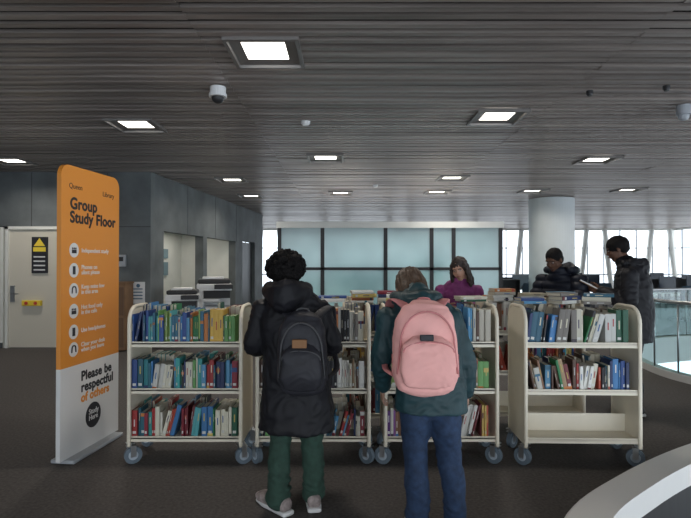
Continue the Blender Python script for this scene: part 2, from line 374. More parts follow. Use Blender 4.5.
bm=bmesh.new(); roundrect_top(bm,0,SW,.74,2.33,.09,-.018,.018); parts.append(to_obj('s1',bm,M['orange']))
bm=bmesh.new(); roundrect_top(bm,0,SW,.03,.74,.05,-.018,.018,False); parts.append(to_obj('s2',bm,M['signw']))
bm=bmesh.new(); box(bm,0.05,SW-.05,-.1,.1,0,.03,bev=.008); parts.append(to_obj('s3',bm,M['gplastic']))
parts+=boldtext('Group\nStudy Floor',.10,1.99,.128,M['txt'],.007)
parts.append(text('Queen',.09,2.15,.06,M['txt'])); parts.append(text('Library',.54,2.14,.06,M['txt']))
lab=['Independent study','Phones on\nsilent please','Keep noise low\nin this area','Hot food only\nin the cafe','Use headphones','Clear your desk\nwhen you leave']
for k,z in enumerate((1.66,1.50,1.34,1.175,1.01,.87)):
    bm=bmesh.new(); cyl(bm,(.155,-.0185,z),.058,.003,'Y',32); parts.append(to_obj('i',bm,M['signw']))
    bm=bmesh.new()
    if k%3==0:
        for sx in (-.02,0,.02): ell(bm,(.155+sx,-.021,z+.014),(.009,.001,.009),u=10,v=6); box(bm,.155+sx-.009,.155+sx+.009,-.0215,-.0195,z-.025,z+.004)
    elif k%3==1: box(bm,.138,.172,-.0215,-.0195,z-.033,z+.033); 
    else: tube(bm,[(.13,-.021,z-.02),(.135,-.021,z+.02),(.155,-.021,z+.03),(.175,-.021,z+.02),(.18,-.021,z-.02)],[.006]*5,side=(0,1,0),n=6)
    parts.append(to_obj('ii',bm,M['txt']))
    parts.append(text(lab[k],.25,z-.015 if '\n' not in lab[k] else z+.008,.05,M['signw'],.0006))
parts+=boldtext('Please be\nrespectful',.25,.60,.108,M['txt'],.006,1.06); parts+=boldtext('of others',.25,.425,.10,M['orange'],.006,1.06)
bm=bmesh.new(); cyl(bm,(.42,-.0185,.28),.105,.003,'Y',40); parts.append(to_obj('i',bm,M['txt']))
parts.append(text('Study\nHere',.355,.295,.06,M['signw'],.001,-.021))
join('study_floor_sign',parts,place(-2.2,3.99,math.atan2(.81,.1)))

# ---------------------------------------------------------------- carts and books
SH=(.21,.58,.94); CW=.88; CD=.44
def cart(x,y,rz=0):
    bm=bmesh.new()
    for sx in (-1,1):
        x0=sx*CW/2; xa,xb=sorted((x0,x0-sx*.018)); pts=[]
        y0=CD/2-.01; z0=.16; z1=1.2; r=.12
        pts=[(-y0,z0),(y0,z0)]
        for k in range(9): t=math.pi/2*k/8; pts.append((y0-r+r*math.cos(t),z1-r+r*math.sin(t)))
        for k in range(9): t=math.pi/2*k/8; pts.append((-y0+r-r*math.sin(t),z1-r+r*math.cos(t)))
        a=[bm.verts.new((xa,p,q)) for p,q in pts]; b=[bm.verts.new((xb,p,q)) for p,q in pts]
        bm.faces.new(a[::-1]); bm.faces.new(b); n=len(pts)
        for i in range(n): bm.faces.new((a[i],a[(i+1)%n],b[(i+1)%n],b[i]))
        xm=(xa+xb)/2; y0+=.006
        arc=[(xm,-y0,.15)]+[(xm,-y0+r*(1-math.sin(math.pi/2-math.pi/2*k/6)),z1+.015-r+r*math.cos(math.pi/2-math.pi/2*k/6)) for k in range(7)]
        arc+= [(p[0],-p[1],p[2]) for p in arc[::-1]]
        tube(bm,arc,[.015]*len(arc),side=(1,0,0),sub=1,n=10)
    for z in SH:
        box(bm,-CW/2+.018,CW/2-.018,-CD/2+.01,CD/2-.01,z-.012,z-.002)
        for s in (-1,1):
            ya,yb=sorted((s*(CD/2-.01),s*(CD/2-.022))); box(bm,-CW/2+.018,CW/2-.018,ya,yb,z-.034,z+.008)
    box(bm,-CW/2+.018,CW/2-.018,-.004,.004,SH[0],SH[0]+.14); box(bm,-CW/2+.018,CW/2-.018,-.004,.004,SH[1],SH[1]+.14); box(bm,-CW/2+.018,CW/2-.018,-.004,.004,SH[2],SH[2]+.12)
    box(bm,-CW/2+.03,CW/2-.03,-CD/2+.05,CD/2-.05,.165,.185)
    a=to_obj('frame',bm,M['cream'])
    bw=bmesh.new(); bh=bmesh.new(); bs=bmesh.new()
    for sx in (-1,1):
        for sy in (-1,1):
            an=random.choice((-1,1))*random.uniform(.7,1.35); m=Matrix.Translation((sx*(CW/2-.01),sy*(CD/2-.03),0))@Matrix.Rotation(an,4,'Z')
            v1=cyl(bw,(0,.02,.066),.066,.034,'X',24); bmesh.ops.transform(bw,matrix=m,verts=v1)
            v1=cyl(bh,(0,.02,.066),.036,.038,'X',18); bmesh.ops.transform(bh,matrix=m,verts=v1)
            box(bs,-.027,-.022,.0,.04,.055,.135,m); box(bs,.022,.027,.0,.04,.055,.135,m); box(bs,-.026,.026,-.03,.045,.135,.142,m)
            v1=cyl(bs,(0,0,.15),.016,.03,'Z',12); bmesh.ops.transform(bs,matrix=m,verts=v1); box(bs,-.03,.03,-.03,.03,.158,.165,m)
    b=to_obj('w',bw,M['rubber']); c=to_obj('h',bh,M['hub']); d=to_obj('s',bs,M['steel'])
    return join('library_book_cart',[a,b,c,d],place(x,y,rz))
PAL={'blue':[(.02,.06,.22),(.04,.16,.36),(.015,.03,.10),(.08,.25,.42),(.02,.10,.16)],
 'teal':[(.02,.20,.23),(.04,.28,.27),(.02,.10,.14),(.08,.33,.36)],
 'green':[(.02,.17,.06),(.12,.30,.09),(.015,.09,.05),(.22,.33,.09)],
 'red':[(.32,.025,.025),(.21,.015,.03),(.42,.07,.04),(.13,.015,.02)],
 'orange':[(.5,.17,.04),(.55,.34,.06),(.38,.11,.03),(.6,.45,.13)],
 'neutral':[(.5,.48,.41),(.38,.35,.29),(.6,.6,.57),(.19,.17,.15),(.03,.03,.035),(.46,.4,.28)],
 'white':[(.62,.61,.57),(.54,.52,.46),(.57,.54,.44)],
 'brown':[(.18,.09,.05),(.09,.045,.03),(.27,.18,.1)],'black':[(.02,.02,.025),(.04,.03,.04)],'purple':[(.10,.03,.16),(.20,.07,.24)]}
def pick(ws):
    k=random.choices(list(ws),[ws[a] for a in ws])[0]; c=random.choice(PAL[k]); q=random.uniform(.8,1.2); return tuple(min(.8,a*q) for a in c)
def add_book(bm,cl,x,yf,z,t,h,d,col,sgn,tilt=0,mtx=None):
    allv=[]
    def cb(x0,x1,y0,y1,z0,z1,c):
        vs=box(bm,x0,x1,y0,y1,z0,z1); allv.extend(vs)
        for f in {f for v in vs for f in v.link_faces}:
            for l in f.loops: l[cl]=(*c,1)
    c=.0022; pg=(.55,.51,.41)
    if t>.011:
        cb(0,c,0.003,d,0,h,col); cb(t-c,t,0.003,d,0,h,col); cb(c,t-c,.004,d-.004,.003,h-.004,pg)
        prof=[(0,.004),(t*.15,.0012),(t*.5,0),(t*.85,.0012),(t,.004),(t,.006),(0,.006)]
        lo=[bm.verts.new((p,q,0)) for p,q in prof]; hi=[bm.verts.new((p,q,h)) for p,q in prof]; allv.extend(lo+hi); fs=[bm.faces.new(lo[::-1]),bm.faces.new(hi)]
        for i in range(7): fs.append(bm.faces.new((lo[i],lo[(i+1)%7],hi[(i+1)%7],hi[i])))
        for f in fs:
            for l in f.loops: l[cl]=(*col,1)
    else: cb(0,t,0,d,0,h,col)
    if random.random()<.5: cb(t*.2,t*.8,-.0012,.0005,.025,.045,(.58,.58,.55))
    if random.random()<.55:
        lum=sum(col)/3; tc_=random.choice(((.6,.56,.42),(.5,.38,.1),(.6,.6,.6))) if lum<.3 else random.choice(((.06,.05,.1),(.35,.03,.03),(.03,.1,.26)))
        zz=h*random.uniform(.5,.7); cb(t*.4,t*.6,-.0008,.0005,zz-h*.13,zz+h*.13,tc_)
    if random.random()<.3:
        c2=pick({'neutral':1,'red':1,'orange':1,'blue':1,'black':1}); z0=random.choice((.82,.0,.6)); cb(t*.02,t*.98,-.0006,.001,h*z0,h*(z0+random.uniform(.08,.17)),c2)
    if mtx is not None: m=mtx
    else:
        m=Matrix.Translation((x,yf,z))
        if tilt: m=m@(Matrix.Rotation(tilt,4,'Y') if tilt>=0 else Matrix.Translation((t,0,0))@Matrix.Rotation(tilt,4,'Y')@Matrix.Translation((-t,0,0)))
        if sgn<0: m=m@Matrix.Translation((t,0,0))@Matrix.Rotation(math.pi,4,'Z')
    bmesh.ops.transform(bm,matrix=m,verts=list(set(allv)))
def books(cx,cy,rz,levels,stacks=()):
    bm=bmesh.new(); cl=bm.loops.layers.float_color.new('Col')
    for lv,(ws_list,fill,hmin,hmax,leanp) in levels.items():
        z=SH[lv]-.001
        for side in (1,-1):
            hk=1.12 if (lv==2 and side<0) else 1.0
            x=-CW/2+.022; end=-CW/2+.02+(CW-.045)*fill; lean=0; run=0; rh=0
            while x<end-.05:
                fr=(x+CW/2)/CW; ws=ws_list[min(int(fr*len(ws_list)),len(ws_list)-1)]
                if run<=0: run=random.choice((1,1,1,2,3)); rh=hk*random.uniform(hmin,hmax); rc=pick(ws); rt=random.choice((.010,.012,.014,.018,.022,.026,.034,.042))
                run-=1; t=rt; h=rh+random.uniform(-.002,.002); d=random.uniform(.135,.18)
                if random.random()<leanp and x<end-.2 and lean==0: lean=random.randint(2,5); ta=random.choice((-1,1))*random.uniform(.12,.3); x+=h*abs(math.sin(ta))*.9 if ta<0 else .0
                tl=ta if lean else 0
                if tl: lean-=1; wd=t/math.cos(tl)+.001
                else: wd=t+.0012
                yy=(-CD/2+.016+random.uniform(0,.03)) if side>0 else (CD/2-.014-random.uniform(0,.02))
                add_book(bm,cl,x,yy,z+(math.sin(abs(tl))*t if tl else 0)+.001,t,h,d,rc,side,tl); x+=wd
                if tl and lean==0: x+=(h*math.sin(ta)*.95 if ta>0 else 0.004)
    for (sx,sy,sz,n,rot) in stacks:
        z=sz
        for k in range(n):
            t=random.uniform(.018,.035); h=random.uniform(.19,.24); d=random.uniform(.13,.16)
            m=Matrix.Translation((sx+random.uniform(-.015,.015),sy+random.uniform(-.01,.01),z))@Matrix.Rotation(rot+random.uniform(-.15,.15),4,'Z')@Matrix.Translation((-h/2,-d/2,t))@Matrix.Rotation(math.pi/2,4,'Y')
            add_book(bm,cl,0,0,0,t,h,d,pick({'neutral':2,'white':1,'blue':1,'red':1,'green':.6,'orange':1}),1,0,m); z+=t+.001
    me=bpy.data.meshes.new('library_books'); bm.to_mesh(me); bm.free(); me.materials.append(M['book'])
    o=bpy.data.objects.new('library_books',me); scene.collection.objects.link(o); o.matrix_world=place(cx,cy,rz); return o
mix={'blue':1.5,'teal':1,'green':1,'red':1.2,'orange':1,'white':1.8,'brown':1,'black':1,'purple':.4}
cool={'blue':3,'teal':2,'green':1.2,'white':1,'black':.5,'orange':.4}; warm={'red':3,'orange':1.2,'white':.8,'brown':.8,'green':.4}; white={'white':3,'blue':.8,'brown':1,'red':.6,'neutral':2}; blu={'blue':5,'white':1,'teal':1}
carts=[(-1.24,4.24,0,{2:([blu,{'blue':2,'green':2,'white':1,'teal':1},{'green':2,'orange':1,'blue':2},warm],1,.19,.26,.05),1:([{'teal':2,'blue':1,'white':2},cool,{'green':1,'red':2,'blue':2,'white':1}],1,.18,.25,.08),0:([{'teal':1,'red':2,'white':1},{'red':1,'blue':2,'neutral':1,'teal':1},{'green':3,'white':2}],1,.18,.25,.1)},()),
 (-.25,4.24,0,{2:([mix,mix,{'neutral':2,'blue':2,'white':1}],1,.21,.27,.1),1:([mix,white,{'brown':2,'orange':1,'white':2,'green':.5}],1,.19,.25,.1),0:([mix,{'red':3,'blue':1,'white':1}],1,.15,.22,.1)},((.15,.1,1.235,2,.1),)),
 (.74,4.24,0,{2:([mix,mix,{'brown':1,'neutral':3,'blue':1}],1,.22,.27,.15),1:([mix,mix,{'green':2,'brown':2,'white':1}],1,.19,.25,.1),0:([mix,warm],1,.19,.25,.08)},((.3,.1,1.24,2,.3),(-.28,.1,1.24,2,-.2))),
 (1.82,4.20,-.03,{2:([{'blue':3,'white':1,'neutral':1},{'white':3,'neutral':1,'green':.5},{'white':2,'green':1,'brown':2,'orange':.6}],.97,.20,.265,.5),1:([{'green':1,'white':1,'brown':1,'blue':1,'orange':.7},{'white':2,'brown':2,'red':1},{'blue':3,'black':1,'white':1}],.98,.17,.24,.2)},((-.30,.1,1.225,2,.2),(-.02,.1,1.225,3,.5),(.25,.1,1.22,3,-.3))),
 (.42,4.86,0,{2:([white,{'brown':1,'orange':1,'white':2}],1,.23,.28,.1),1:([mix],1,.2,.25,.05),0:([mix],1,.2,.25,.05)},((-.26,-.1,1.2,4,.1),(0,-.1,1.21,3,-.2),(.27,-.1,1.2,4,.15))),
 (1.72,4.92,0,{2:([{'brown':1,'white':2,'orange':.5,'neutral':2},white],1,.23,.28,.15),1:([mix],1,.2,.25,.05)},((-.28,-.1,1.21,4,.2),(0,-.1,1.21,3,-.1),(.28,-.1,1.21,3,.3)))]
for x,y,rz,lv,st in carts: cart(x,y,rz); books(x,y,rz,lv,st)
# ---------------------------------------------------------------- desks far
def desk(x,y,rz=0):
    bm=bmesh.new(); box(bm,-.9,.9,-.4,.4,.72,.75,bev=.005); a=to_obj('t',bm,M['white'])
    bm=bmesh.new()
    for sx in (-.85,.85):
        for sy in (-.35,.35): box(bm,sx-.025,sx+.025,sy-.025,sy+.025,0,.72)
    box(bm,-.85,.85,-.01,.01,.75,1.12); b=to_obj('l',bm,M['dark'])
    bm=bmesh.new()
    for sx in (-.45,.45):
        box(bm,sx-.27,sx+.27,-.22,-.19,.85,1.2,bev=.005); box(bm,sx-.03,sx+.03,-.2,-.17,.75,.95); box(bm,sx-.12,sx+.12,-.28,-.1,.75,.76)
    c=to_obj('m',bm,M['screen']); join('computer_desk',[a,b,c],place(x,y,rz))
def chair(x,y,rz,m):
    bm=bmesh.new(); tube(bm,[(0,-.2,.46),(0,0,.45),(0,.2,.46)],[(.2,.03),(.23,.035),(.22,.03)],side=(1,0,0),sq=3); tube(bm,[(0,.24,.6),(0,.27,.78),(0,.28,.95)],[(.17,.02),(.21,.025),(.18,.02)],side=(1,0,0),sq=3); a=to_obj('s',bm,m,True)
    bm=bmesh.new(); cyl(bm,(0,0,.28),.025,.34); tube(bm,[(0,.15,.44),(0,.27,.5),(0,.28,.7)],[.015]*3)
    for k in range(5):
        t=k*2*math.pi/5; tube(bm,[(0,0,.12),(.28*math.cos(t),.28*math.sin(t),.07)],[.02,.015],sub=1,n=8); ell(bm,(.28*math.cos(t),.28*math.sin(t),.03),(.03,.03,.03),u=10,v=8)
    b=to_obj('b',bm,M['blk'],True); join('office_chair',[a,b],place(x,y,rz))
chm=mat('chair_fabric',(0.03,0.06,0.09),0.8)
for x,y,r_ in ((5.2,17,0),(7.6,17.2,.1),(9.5,15,.2),(11.5,17,.1),(4.0,20,0),(8.5,20.5,0),(12,21,0)): desk(x,y,r_); chair(x-.4,y-.8,.2+math.pi,chm); chair(x+.5,y-.85,math.pi-.3,chm)
def shelf(x,y,rz):
    bm=bmesh.new(); 
    for z in (.1,.45,.8,1.12): box(bm,-.6,.6,-.15,.15,z-.012,z+.012)
    box(bm,-.62,-.6,-.15,.15,0,1.13); box(bm,.6,.62,-.15,.15,0,1.13); box(bm,-.6,.6,.13,.15,0,1.13)
    join('low_bookshelf',[to_obj('s',bm,M['dark'])],place(x,y,rz))
shelf(4.1,14.2,0); shelf(3.4,15.5,0)

# ---------------------------------------------------------------- people
def wr(f,a,az=1.0): return lambda c: a*(noise.noise(V((c.x*f,c.y*f,c.z*f*az)))+.5*noise.noise(V((c.x*f*2.1,c.y*f*2.1+5,c.z*f*2.1*az))))
def cloth(a=.012,b=.007):
    def f(c):
        big=noise.noise(V((c.x*8,c.y*8,c.z*6)))
        w=noise.noise(V((c.x*5+3,c.y*5,c.z*5)))
        r=1-abs(noise.noise(V((c.x*14+w*2,c.y*14,c.z*20+w*3))))*2.2
        return a*big+b*(r-.5)
    return f
def hand(bm,W,D,N,T,curl=.35,s=1.0):
    W=V(W);D=V(D).normalized();T=V(T);T=(T-D*T.dot(D)).normalized();N=V(N);N=(N-D*N.dot(D)-T*N.dot(T)).normalized()
    tube(bm,[W-D*.03,W+D*.01,W+D*.05*s,W+D*.088*s],[(.027,.021),(.03,.018),(.04*s,.015*s),(.037*s,.012*s)],side=T,n=14)
    for o,L,r in ((.03,.070,.0085),(.0105,.079,.009),(-.0095,.073,.0085),(-.029,.057,.0075)):
        p=W+D*.082*s+T*o*s; a=curl*.5; pts=[p-D*.015*s]; 
        for k,fr in enumerate((.45,.31,.24)):
            pts.append(p.copy()); d=D*math.cos(a)+N*math.sin(a)+T*o*1.2; p=p+d*L*fr*s; a+=curl*(1+.2*k)
        pts.append(p); tube(bm,pts,[r*1.05*s,r*s,r*.95*s,r*.9*s,r*.8*s],side=T,n=8,sub=2)
    p=W+D*.022*s+T*.024*s; d1=(D*.65+T*.7+N*.25).normalized(); d2=(D*.9+T*.3+N*.35).normalized()
    tube(bm,[p,p+d1*.035*s,p+d1*.035*s+d2*.03*s,p+d1*.035*s+d2*.055*s],[.014*s,.0115*s,.0098*s,.008*s],side=N,n=8,sub=2)
def head(c,yaw,pitch,roll,skin,hairm,style,s=1.0):
    ob=[]
    bm=bmesh.new()
    ell(bm,(0,-.012,.03),(.074,.094,.088)); ell(bm,(0,.02,-.02),(.064,.072,.085)); tube(bm,[(0,.02,-.05),(0,.055,-.088)],[(.05,.05),(.03,.025)],sub=2)
    ell(bm,(0,.088,-.012),(.011,.022,.016)); ell(bm,(0,.082,.008),(.008,.016,.024)); ell(bm,(0,.077,-.05),(.024,.016,.01)); ell(bm,(0,.072,.036),(.052,.016,.012))
    for sx in (-1,1): ell(bm,(sx*.076,-.006,-.002),(.010,.018,.03),Euler((0,0,sx*-.35)).to_matrix()); ell(bm,(sx*.04,.058,-.02),(.022,.02,.022))
    tube(bm,[(0,-.01,-.05),(0,-.02,-.10),(0,-.03,-.17)],[(.052,.055),(.052,.055),(.065,.06)],sub=3)
    o=to_obj('head',bm,skin); remesh(o,.0055,3); ob.append(o)
    bm=bmesh.new()
    for sx in (-1,1): ell(bm,(sx*.03,.077,.012),(.0115,.009,.0048),u=12,v=8)
    ob.append(to_obj('eye',bm,M['eyew'],True))
    bm=bmesh.new()
    for sx in (-1,1):
        ell(bm,(sx*.03,.083,.011),(.0058,.004,.0048),u=10,v=8); tube(bm,[(sx*.014,.088,.028),(sx*.03,.088,.033),(sx*.047,.08,.028)],[.003,.004,.002],side=(0,0,1),n=6)
    ob.append(to_obj('iris',bm,M['blk'],True))
    bm=bmesh.new(); tube(bm,[(-.022,.086,-.05),(0,.095,-.047),(.022,.086,-.05)],[.003,.006,.003],side=(0,0,1),n=8); ob.append(to_obj('lips',bm,mat('lips',(0.25,.08,.07) if skin.name.startswith('skin_l') else (.09,.035,.03),.5),True))
    bm=bmesh.new(); dsp=None; vx=.007
    if style=='curly':
        ell(bm,(0,-.03,.04),(.112,.118,.088)); ell(bm,(0,-.05,-.005),(.102,.092,.088))
        rs=random.Random(3)
        for k in range(460):
            th=rs.uniform(0,2*math.pi); ph=rs.uniform(-.85,1); r_=math.sqrt(max(0,1-ph*ph)); d=V((r_*math.cos(th),r_*math.sin(th),ph))
            if d.y>.55 and d.z<.45: continue
            p=V((d.x*.119,d.y*.122-.034,d.z*.1+.032)); q=rs.uniform(.008,.018); ell(bm,p,(q,q,q),u=8,v=6)
        vx=.0048; dsp=wr(100,.010)
    elif style=='short': ell(bm,(0,-.020,.040),(.082,.098,.09)); ell(bm,(0,-.045,-.005),(.074,.068,.07)); dsp=wr(80,.003)
    elif style=='beanie': ell(bm,(0,-.018,.042),(.083,.102,.095)); ell(bm,(0,-.05,.0),(.076,.066,.06)); tube(bm,[(0,-.02,.03),(0,-.018,.052)],[(.088,.107),(.087,.106)],n=24,sub=2); dsp=wr(50,.002)
    elif style=='bob':
        ell(bm,(0,-.022,.038),(.088,.104,.096)); tube(bm,[(0,-.045,.03),(0,-.055,-.04),(0,-.06,-.11)],[(.09,.068),(.09,.058),(.075,.04)],n=20); 
        dsp=lambda p: .009*noise.noise(V((p.x*70,p.y*70,p.z*12)))
    elif style=='long':
        ell(bm,(0,-.02,.038),(.085,.1,.094)); tube(bm,[(0,-.045,.03),(0,-.06,-.06),(0,-.06,-.15),(0,-.05,-.24)],[(.085,.06),(.09,.05),(.1,.045),(.08,.03)],n=20)
        for sx in (-1,1): tube(bm,[(sx*.07,.02,.06),(sx*.083,.03,-.02),(sx*.088,.035,-.1),(sx*.085,.04,-.18)],[(.016,.035),(.02,.035),(.024,.035),(.015,.03)],n=12)
        dsp=lambda p: .010*noise.noise(V((p.x*60,p.y*60,p.z*35)))
    o=to_obj('hair',bm,hairm); remesh(o,vx,2,dsp); ob.append(o)
    mt=Matrix.Translation(c)@Euler((pitch,roll,yaw),'XYZ').to_matrix().to_4x4()@Matrix.Scale(s,4)
    for o in ob: o.data.transform(mt)
    return ob
def shoe(bm,a,yaw,k=1):
    R=Matrix.Rotation(yaw,3,'Z'); a=V((a[0],a[1],0))
    f=lambda x,y,z:a+R@V((x,y,z))*k
    tube(bm,[f(0,-.065,.055),f(0,0,.06),f(0,.07,.05),f(0,.15,.04),f(0,.19,.034)],[(.04*k,.043*k),(.044*k,.055*k),(.048*k,.042*k),(.048*k,.034*k),(.034*k,.022*k)],side=(R@V((1,0,0))),n=16,sq=2.4)
def sole(bm,a,yaw,k=1):
    R=Matrix.Rotation(yaw,3,'Z'); a=V((a[0],a[1],0)); f=lambda x,y,z:a+R@V((x,y,z))*k
    tube(bm,[f(0,-.095,.016),f(0,0,.016),f(0,.09,.016),f(0,.18,.016)],[(.04*k,.015),(.045*k,.015),(.052*k,.015),(.038*k,.015)],side=(R@V((1,0,0))),n=16,sq=3.5)
def person(name,mtx,S):
    ob=[]
    bm=bmesh.new(); hz=S['hip']; ka=S.get('ankler',.06)
    for i,sx in enumerate((-1,1)):
        fx,fy,fyaw=S['feet'][i]; hp=S.get('pel',(0,0))
        kn=S.get('knees',[None,None])[i] or ((hp[0]+sx*.09+fx)/2,(hp[1]+fy)/2+.03,hz*.53)
        tube(bm,[(hp[0]+sx*.085,hp[1],hz),(hp[0]+sx*.088,hp[1]+.01,hz*.82),kn,(fx,fy-.02,hz*.27),(fx,fy-.005,.085)],[(.1,.115),(.093,.105),(.07,.078),(.068,.072),(ka,ka*1.05)],n=18,sub=5,ck0=.3)
    tube(bm,[(hp[0],hp[1],hz-.06),(hp[0],hp[1],hz+.03),(hp[0],hp[1],hz+.15)],[(.165,.115),(.175,.125),(.15,.11)],sq=2.3)
    base=wr(9,.012,.9); fo=S.get('fold',.005)
    def pd(c): 
        k=max(0,1-abs(c.z-.16)/.16)+.7*max(0,1-abs(c.z-hz*.53)/.12)
        return base(c)+fo*k*math.sin(c.z*95+7*noise.noise(c*7)+c.x*30)*(.5+noise.noise(c*9))
    o=to_obj('trousers',bm,S['pants']); remesh(o,.010,3,pd); ob.append(o)
    sk=S.get('shoek',1.0)
    bm=bmesh.new(); 
    for i in (0,1): shoe(bm,S['feet'][i][:2],S['feet'][i][2],sk)
    ob.append(to_obj('shoe',bm,S['shoe'],True))
    bm=bmesh.new(); 
    for i in (0,1): sole(bm,S['feet'][i][:2],S['feet'][i][2],sk)
    ob.append(to_obj('sole',bm,S.get('sole',M['signw']),True))
    bm=bmesh.new(); T=S['torso']; tube(bm,[t[:3] for t in T],[t[3:5] for t in T],side=(1,0,0),n=28,sub=5,sq=2.25,cap=True,ck0=.08)
    ar=S.get('arm',(.068,.056,.046))
    for i in (0,1):
        s_,e,w_=S['arms'][i]; s_=V(s_);e=V(e);w_=V(w_)
        tube(bm,[s_,s_.lerp(e,.5),e,e.lerp(w_,.55),w_],[ar[0],ar[0]*.95,ar[1],ar[1]*.95,ar[2]],side=(0,1,0),n=16,sub=4)
    for fn in S.get('extra',[]): fn(bm)
    o=to_obj('coat',bm,S['coat']); remesh(o,.010,S.get('sm',3),S.get('cdisp') or cloth()); ob.append(o)
    bm=bmesh.new()
    for i in (0,1):
        s_,e,w_=S['arms'][i]; hd=S['hands'][i]; hand(bm,w_,hd[0],hd[1],hd[2],hd[3],1.0)
    o=to_obj('hands',bm,S['skin']); remesh(o,.0038,1); ob.append(o)
    ob+=head(*S['head'])
    ob+=S.get('more',[])
    return join(name,ob,mtx)
dskin=mat('skin_dark',(0.10,0.05,0.032),.6,spec=.25); lskin=mat('skin_light',(0.42,0.24,0.17),.5)
hairb=mat('hair_black',(0.006,0.005,0.005),.75,spec=.15); hairbr=mat('hair_brown',(0.075,0.045,0.028),.55,noise_s=40,noise_a=.6,nscale=(3,3,.3)); hairdb=mat('hair_dark_brown',(0.022,0.013,0.010),.6)
blackcoat=mat('black_nylon',(0.008,0.008,0.011),.6,noise_s=12,noise_a=.3,bump=.1,spec=.3)
green=mat('green_cotton',(0.022,0.055,0.04),.85,noise_s=25,noise_a=.25,bump=.2)
denim=mat('blue_denim',(0.015,0.034,0.080),.85,noise_s=30,noise_a=.3,bump=.2)
teal=mat('teal_jacket',(0.010,0.04,0.048),.6,noise_s=8,noise_a=.3,bump=.15)
magenta=mat('purple_coat',(0.16,0.022,0.12),.7,noise_s=8,noise_a=.3)
navy=mat('navy_puffer',(0.008,0.010,0.018),.55,spec=.25)
shoeg=mat('sneaker_grey',(0.30,0.25,0.24),.7,noise_s=18,noise_a=.6); shoeb=mat('boot_black',(0.02,0.02,0.02),.5)
def openbook(c,w=.26,h=.19,tilt=.5,m=None,yaw=0):
    bm=bmesh.new(); mt=Matrix.Translation(c)@Matrix.Rotation(yaw,4,'Z')@Matrix.Rotation(tilt,4,'X')
    for s_ in (-1,1):
        r=mt@Matrix.Rotation(s_*-.18,4,'Y'); xa,xb=sorted((0,s_*w/2)); box(bm,xa,xb,-h/2,h/2,-.012,0,r)
    a=to_obj('pg',bm,M['signw']); bm=bmesh.new()
    for s_ in (-1,1):
        r=mt@Matrix.Rotation(s_*-.18,4,'Y'); xa,xb=sorted((0,s_*(w/2+.005))); box(bm,xa,xb,-h/2-.005,h/2+.005,-.016,-.012,r)
    b=to_obj('cv',bm,m or M['red']); return [a,b]
def hood(cx,cy,cz,s=1,h=1):
    def f(bm):
        tube(bm,[(cx-.105*s,cy+.05,cz+.015),(cx-.09*s,cy-.05,cz+.01),(cx,cy-.115*s,cz-.02),(cx+.09*s,cy-.05,cz+.01),(cx+.105*s,cy+.05,cz+.015)],[(.04,.035*h),(.05,.05*h),(.06*s,.075*s*h),(.05,.05*h),(.04,.035*h)],side=(0,1,0),n=16)
    return f
person('standing_man',place(-.32,3.32,0),dict(hip=.84,feet=[(-.10,-.04,.75),(.115,.03,.12)],ankler=.078,fold=.012,shoek=1.08,pants=green,shoe=shoeg,
 torso=[(0.01,0,.51,.245,.18),(0.01,0,.62,.235,.17),(0,0,.85,.21,.155),(-.01,.0,1.02,.195,.145),(-.02,.01,1.18,.205,.145),(-.025,.02,1.29,.19,.125),(-.04,.03,1.365,.115,.09),(-.05,.035,1.40,.085,.08)],
 arms=[((-.205,.02,1.275),(-.27,.03,1.02),(-.13,.25,1.04)),((.165,.02,1.27),(.235,.02,1.02),(.09,.26,1.04))],arm=(.07,.062,.05),
 hands=[((.35,.9,.05),(.6,-.1,.3),(0,.2,1),.6),((-.35,.9,.05),(-.6,-.1,.3),(0,.2,1),.6)],
 extra=[hood(-.05,.0,1.375,1.15,1.25)],coat=blackcoat,skin=dskin,head=((-.068,.06,1.49),.15,-.25,-.08,dskin,hairb,'curly',1.0),more=openbook((-.02,.36,1.10),tilt=.45)))
person('standing_woman',place(.49,3.02,0),dict(hip=.80,feet=[(-.075,.0,.1),(.14,.0,-.15)],ankler=.066,pants=denim,shoe=shoeb,
 torso=[(0,0,.71,.21,.16),(0,0,.84,.205,.15),(-.01,.0,1.0,.19,.14),(-.03,.03,1.15,.205,.14),(-.05,.06,1.26,.195,.125),(-.065,.10,1.335,.115,.085),(-.07,.13,1.37,.08,.075)],
 arms=[((-.235,.07,1.24),(-.275,.08,.98),(-.26,.20,.80)),((.135,.05,1.24),(.21,.03,.98),(.235,.10,.775))],arm=(.07,.06,.047),
 hands=[((0.02,.45,-1),(1,.1,0),(0,1,.3),.35),((-.02,.3,-1),(-1,.1,0),(0,1,.1),.4)],
 extra=[hood(-.07,.085,1.335,1.12)],coat=teal,skin=lskin,head=((-.085,.22,1.385),.12,-.75,-.05,lskin,hairbr,'bob',1.05)))
